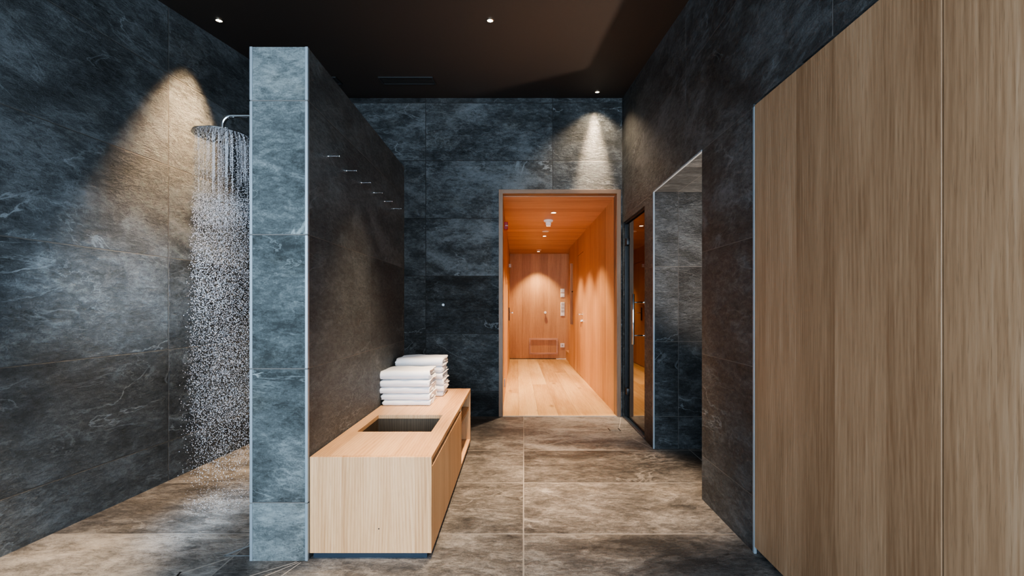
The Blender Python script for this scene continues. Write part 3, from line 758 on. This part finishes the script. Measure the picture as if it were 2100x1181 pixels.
def water():
    rng = random.Random(11)
    base = bmesh.new(); bmesh.ops.create_icosphere(base, subdivisions=1, radius=1.0)
    bv = [v.co.copy() for v in base.verts]; base.verts.index_update(); bf = [[v.index for v in f.verts] for f in base.faces]; base.free()
    V, F = [], []
    def drop(x, y, z, r, st):
        k = len(V)
        V.extend([(x + c.x*r, y + c.y*r, z + c.z*r*st) for c in bv])
        F.extend([[i + k for i in f] for f in bf])
    def thread(x, y, z0, z1, r, dx, dy):
        n = max(2, int((z0 - z1)/0.02)); k0 = len(V)
        for i in range(n+1):
            s = i/n; rr = r*(0.75 + 0.5*rng.random())
            for q in range(5):
                a = 2*PI*q/5; V.append((x + dx*s + rr*math.cos(a), y + dy*s + rr*math.sin(a), z0 + (z1 - z0)*s))
        for i in range(n):
            for q in range(5):
                w = (q+1) % 5; F.append([k0+i*5+q, k0+i*5+w, k0+(i+1)*5+w, k0+(i+1)*5+q])
    for x, y in noz:
        ln = rng.uniform(0.05, 0.40)
        rx, ry = (x-SX), (y-SY)
        # every jet: a thread that breaks into beads, then into scattered drops
        if rng.random() < 0.5: thread(x, y, SZ-0.003, SZ-0.003-ln, rng.uniform(0.0004, 0.0008), rx*0.05*ln, ry*0.05*ln)
        z = SZ - 0.01
        while z > 1.6:
            f = (SZ - z)
            drop(x + rx*0.06*f + rng.gauss(0, 0.0025+0.005*f), y + ry*0.06*f + rng.gauss(0, 0.0025+0.005*f), z, rng.uniform(0.0008, 0.0016), rng.uniform(1.2, 2.4))
            z -= rng.uniform(0.006, 0.020)
        for k in range(215):
            s = 0.92*rng.random()**1.12
            zz = (SZ - 0.35)*(1 - s) + 0.02*s
            if zz < 0.55 and rng.random() > zz/0.55 + 0.05: continue
            f = SZ - zz
            spread = 0.004 + 0.012*f
            drop(x + rx*0.09*f + rng.gauss(0, spread), y + ry*0.09*f + rng.gauss(0, spread), zz + rng.uniform(-0.02, 0.02) if zz > 0.05 else zz, rng.uniform(0.0008, 0.0017), rng.uniform(1.0, 2.0))
    for k in range(500):      # rebounding splash just over the floor
        a = rng.uniform(0, 2*PI); r = SR*1.25*math.sqrt(rng.random())
        drop(SX + r*math.cos(a), SY + r*math.sin(a), 0.006 + 0.10*rng.random()**2.2, rng.uniform(0.0006, 0.0013), 1.0)
    me = bpy.data.meshes.new('shower_water'); me.from_pydata(V, [], F); me.update()
    for p in me.polygons: p.use_smooth = True
    me.materials.append(M['water'])
    o = bpy.data.objects.new('shower_water', me); C.objects.link(o)
    tag(o, 'curtain of bright water drops falling from the rain shower head', 'water', kind='stuff')
water()

# ------------------------------------------------------------------ light
def dl(name, x, y, e, deg, tgt=None, blend=0.6, col=WARM, rad=0.025):
    z = ceil_h(y) - 0.02
    return spot(name, (x, y, z), tgt or (x, y, 0), e, deg, col, blend, rad)
dl('downlight_or_fill', -2.057, 3.03, 400, 56, (-2.26, 2.95, 0.4), 1.0, (1.0, 0.68, 0.38))
dl('downlight_or_fill', -0.185, 3.03, 620, 34, (-0.16, 3.22, 0), 1.0, (1.0, 0.74, 0.49))
dl('downlight_or_fill', 0.803, 4.505, 240, 34, (0.803, 4.55, 0), 1.0)
dl('downlight_or_fill', 0.803, 4.40, 34, 112, (0.803, 4.46, 0), 0.7)
dl('downlight_or_fill', 0.58, 2.80, 1050, 35, None, 1.0, (1.0, 0.74, 0.49))
dl('downlight_or_fill', -1.85, 1.80, 620, 22, (-2.02, 1.78, 0), 1.0)
dl('downlight_or_fill', -1.60, 3.90, 620, 32, (-1.75, 3.65, 0), 1.0)
dl('downlight_or_fill', -0.22, 2.45, 330, 42, (-0.60, 2.62, 0.4), 1.0)  # added fill over the bench top; no fitting belongs to it
spot('added_passage_uplight', (1.9, 3.0, 0.08), (1.30, 3.06, 2.06), 330, 70, (1.0, 0.82, 0.68), 1.0, 0.05)  # unseen uplight added to brighten the passage soffit

dl('downlight_or_fill', -0.17, 1.72, 420, 40, (-0.2, 1.85, 0), 1.0)

def area(name, loc, target, w, h, e, col):
    l = bpy.data.lights.new(name, 'AREA'); l.shape = 'RECTANGLE'; l.size = w; l.size_y = h; l.energy = e; l.color = col
    o = bpy.data.objects.new(name, l); C.objects.link(o); o.location = loc
    o.rotation_euler = (Vector(target) - Vector(loc)).to_track_quat('-Z', 'Y').to_euler()
    return o
COOL = (0.64, 0.82, 1.0)
area('daylight_window', (-0.7, -1.6, 1.6), (-0.7, 3.0, 1.5), 3.2, 2.6, 280, COOL)
spot('added_glint_spot', (0.9, -1.4, 1.9), (-2.28, 2.55, 1.25), 3000, 11, (0.66, 0.83, 1.0), 1.0, 0.15)  # added spot imitating a cool daylight glint on the shower wall
spot('added_glint_spot', (-1.2, -1.2, 2.4), (-1.70, 2.40, 0.0), 2600, 7, (0.66, 0.83, 1.0), 1.0, 0.1)  # added spot for the cool bright patch on the shower floor

w = bpy.data.worlds.new('World'); S.world = w; w.use_nodes = True
bg = w.node_tree.nodes['Background']; bg.inputs[0].default_value = (0.55, 0.75, 1.0, 1); bg.inputs[1].default_value = 0.35

# ------------------------------------------------------------------ camera
cam = bpy.data.cameras.new('Camera'); co = bpy.data.objects.new('Camera', cam); C.objects.link(co)
cam.sensor_width = 36.0; cam.lens = 36.0*900/2100
cam.shift_x = -10/2100; cam.shift_y = 39.5/2100
co.location = (0, 0, EYE); co.rotation_euler = (PI/2, 0, 0)
cam.clip_start = 0.05
S.camera = co
S.view_settings.view_transform = 'AgX'
S.view_settings.look = 'AgX - Medium High Contrast'
S.view_settings.exposure = 0.5
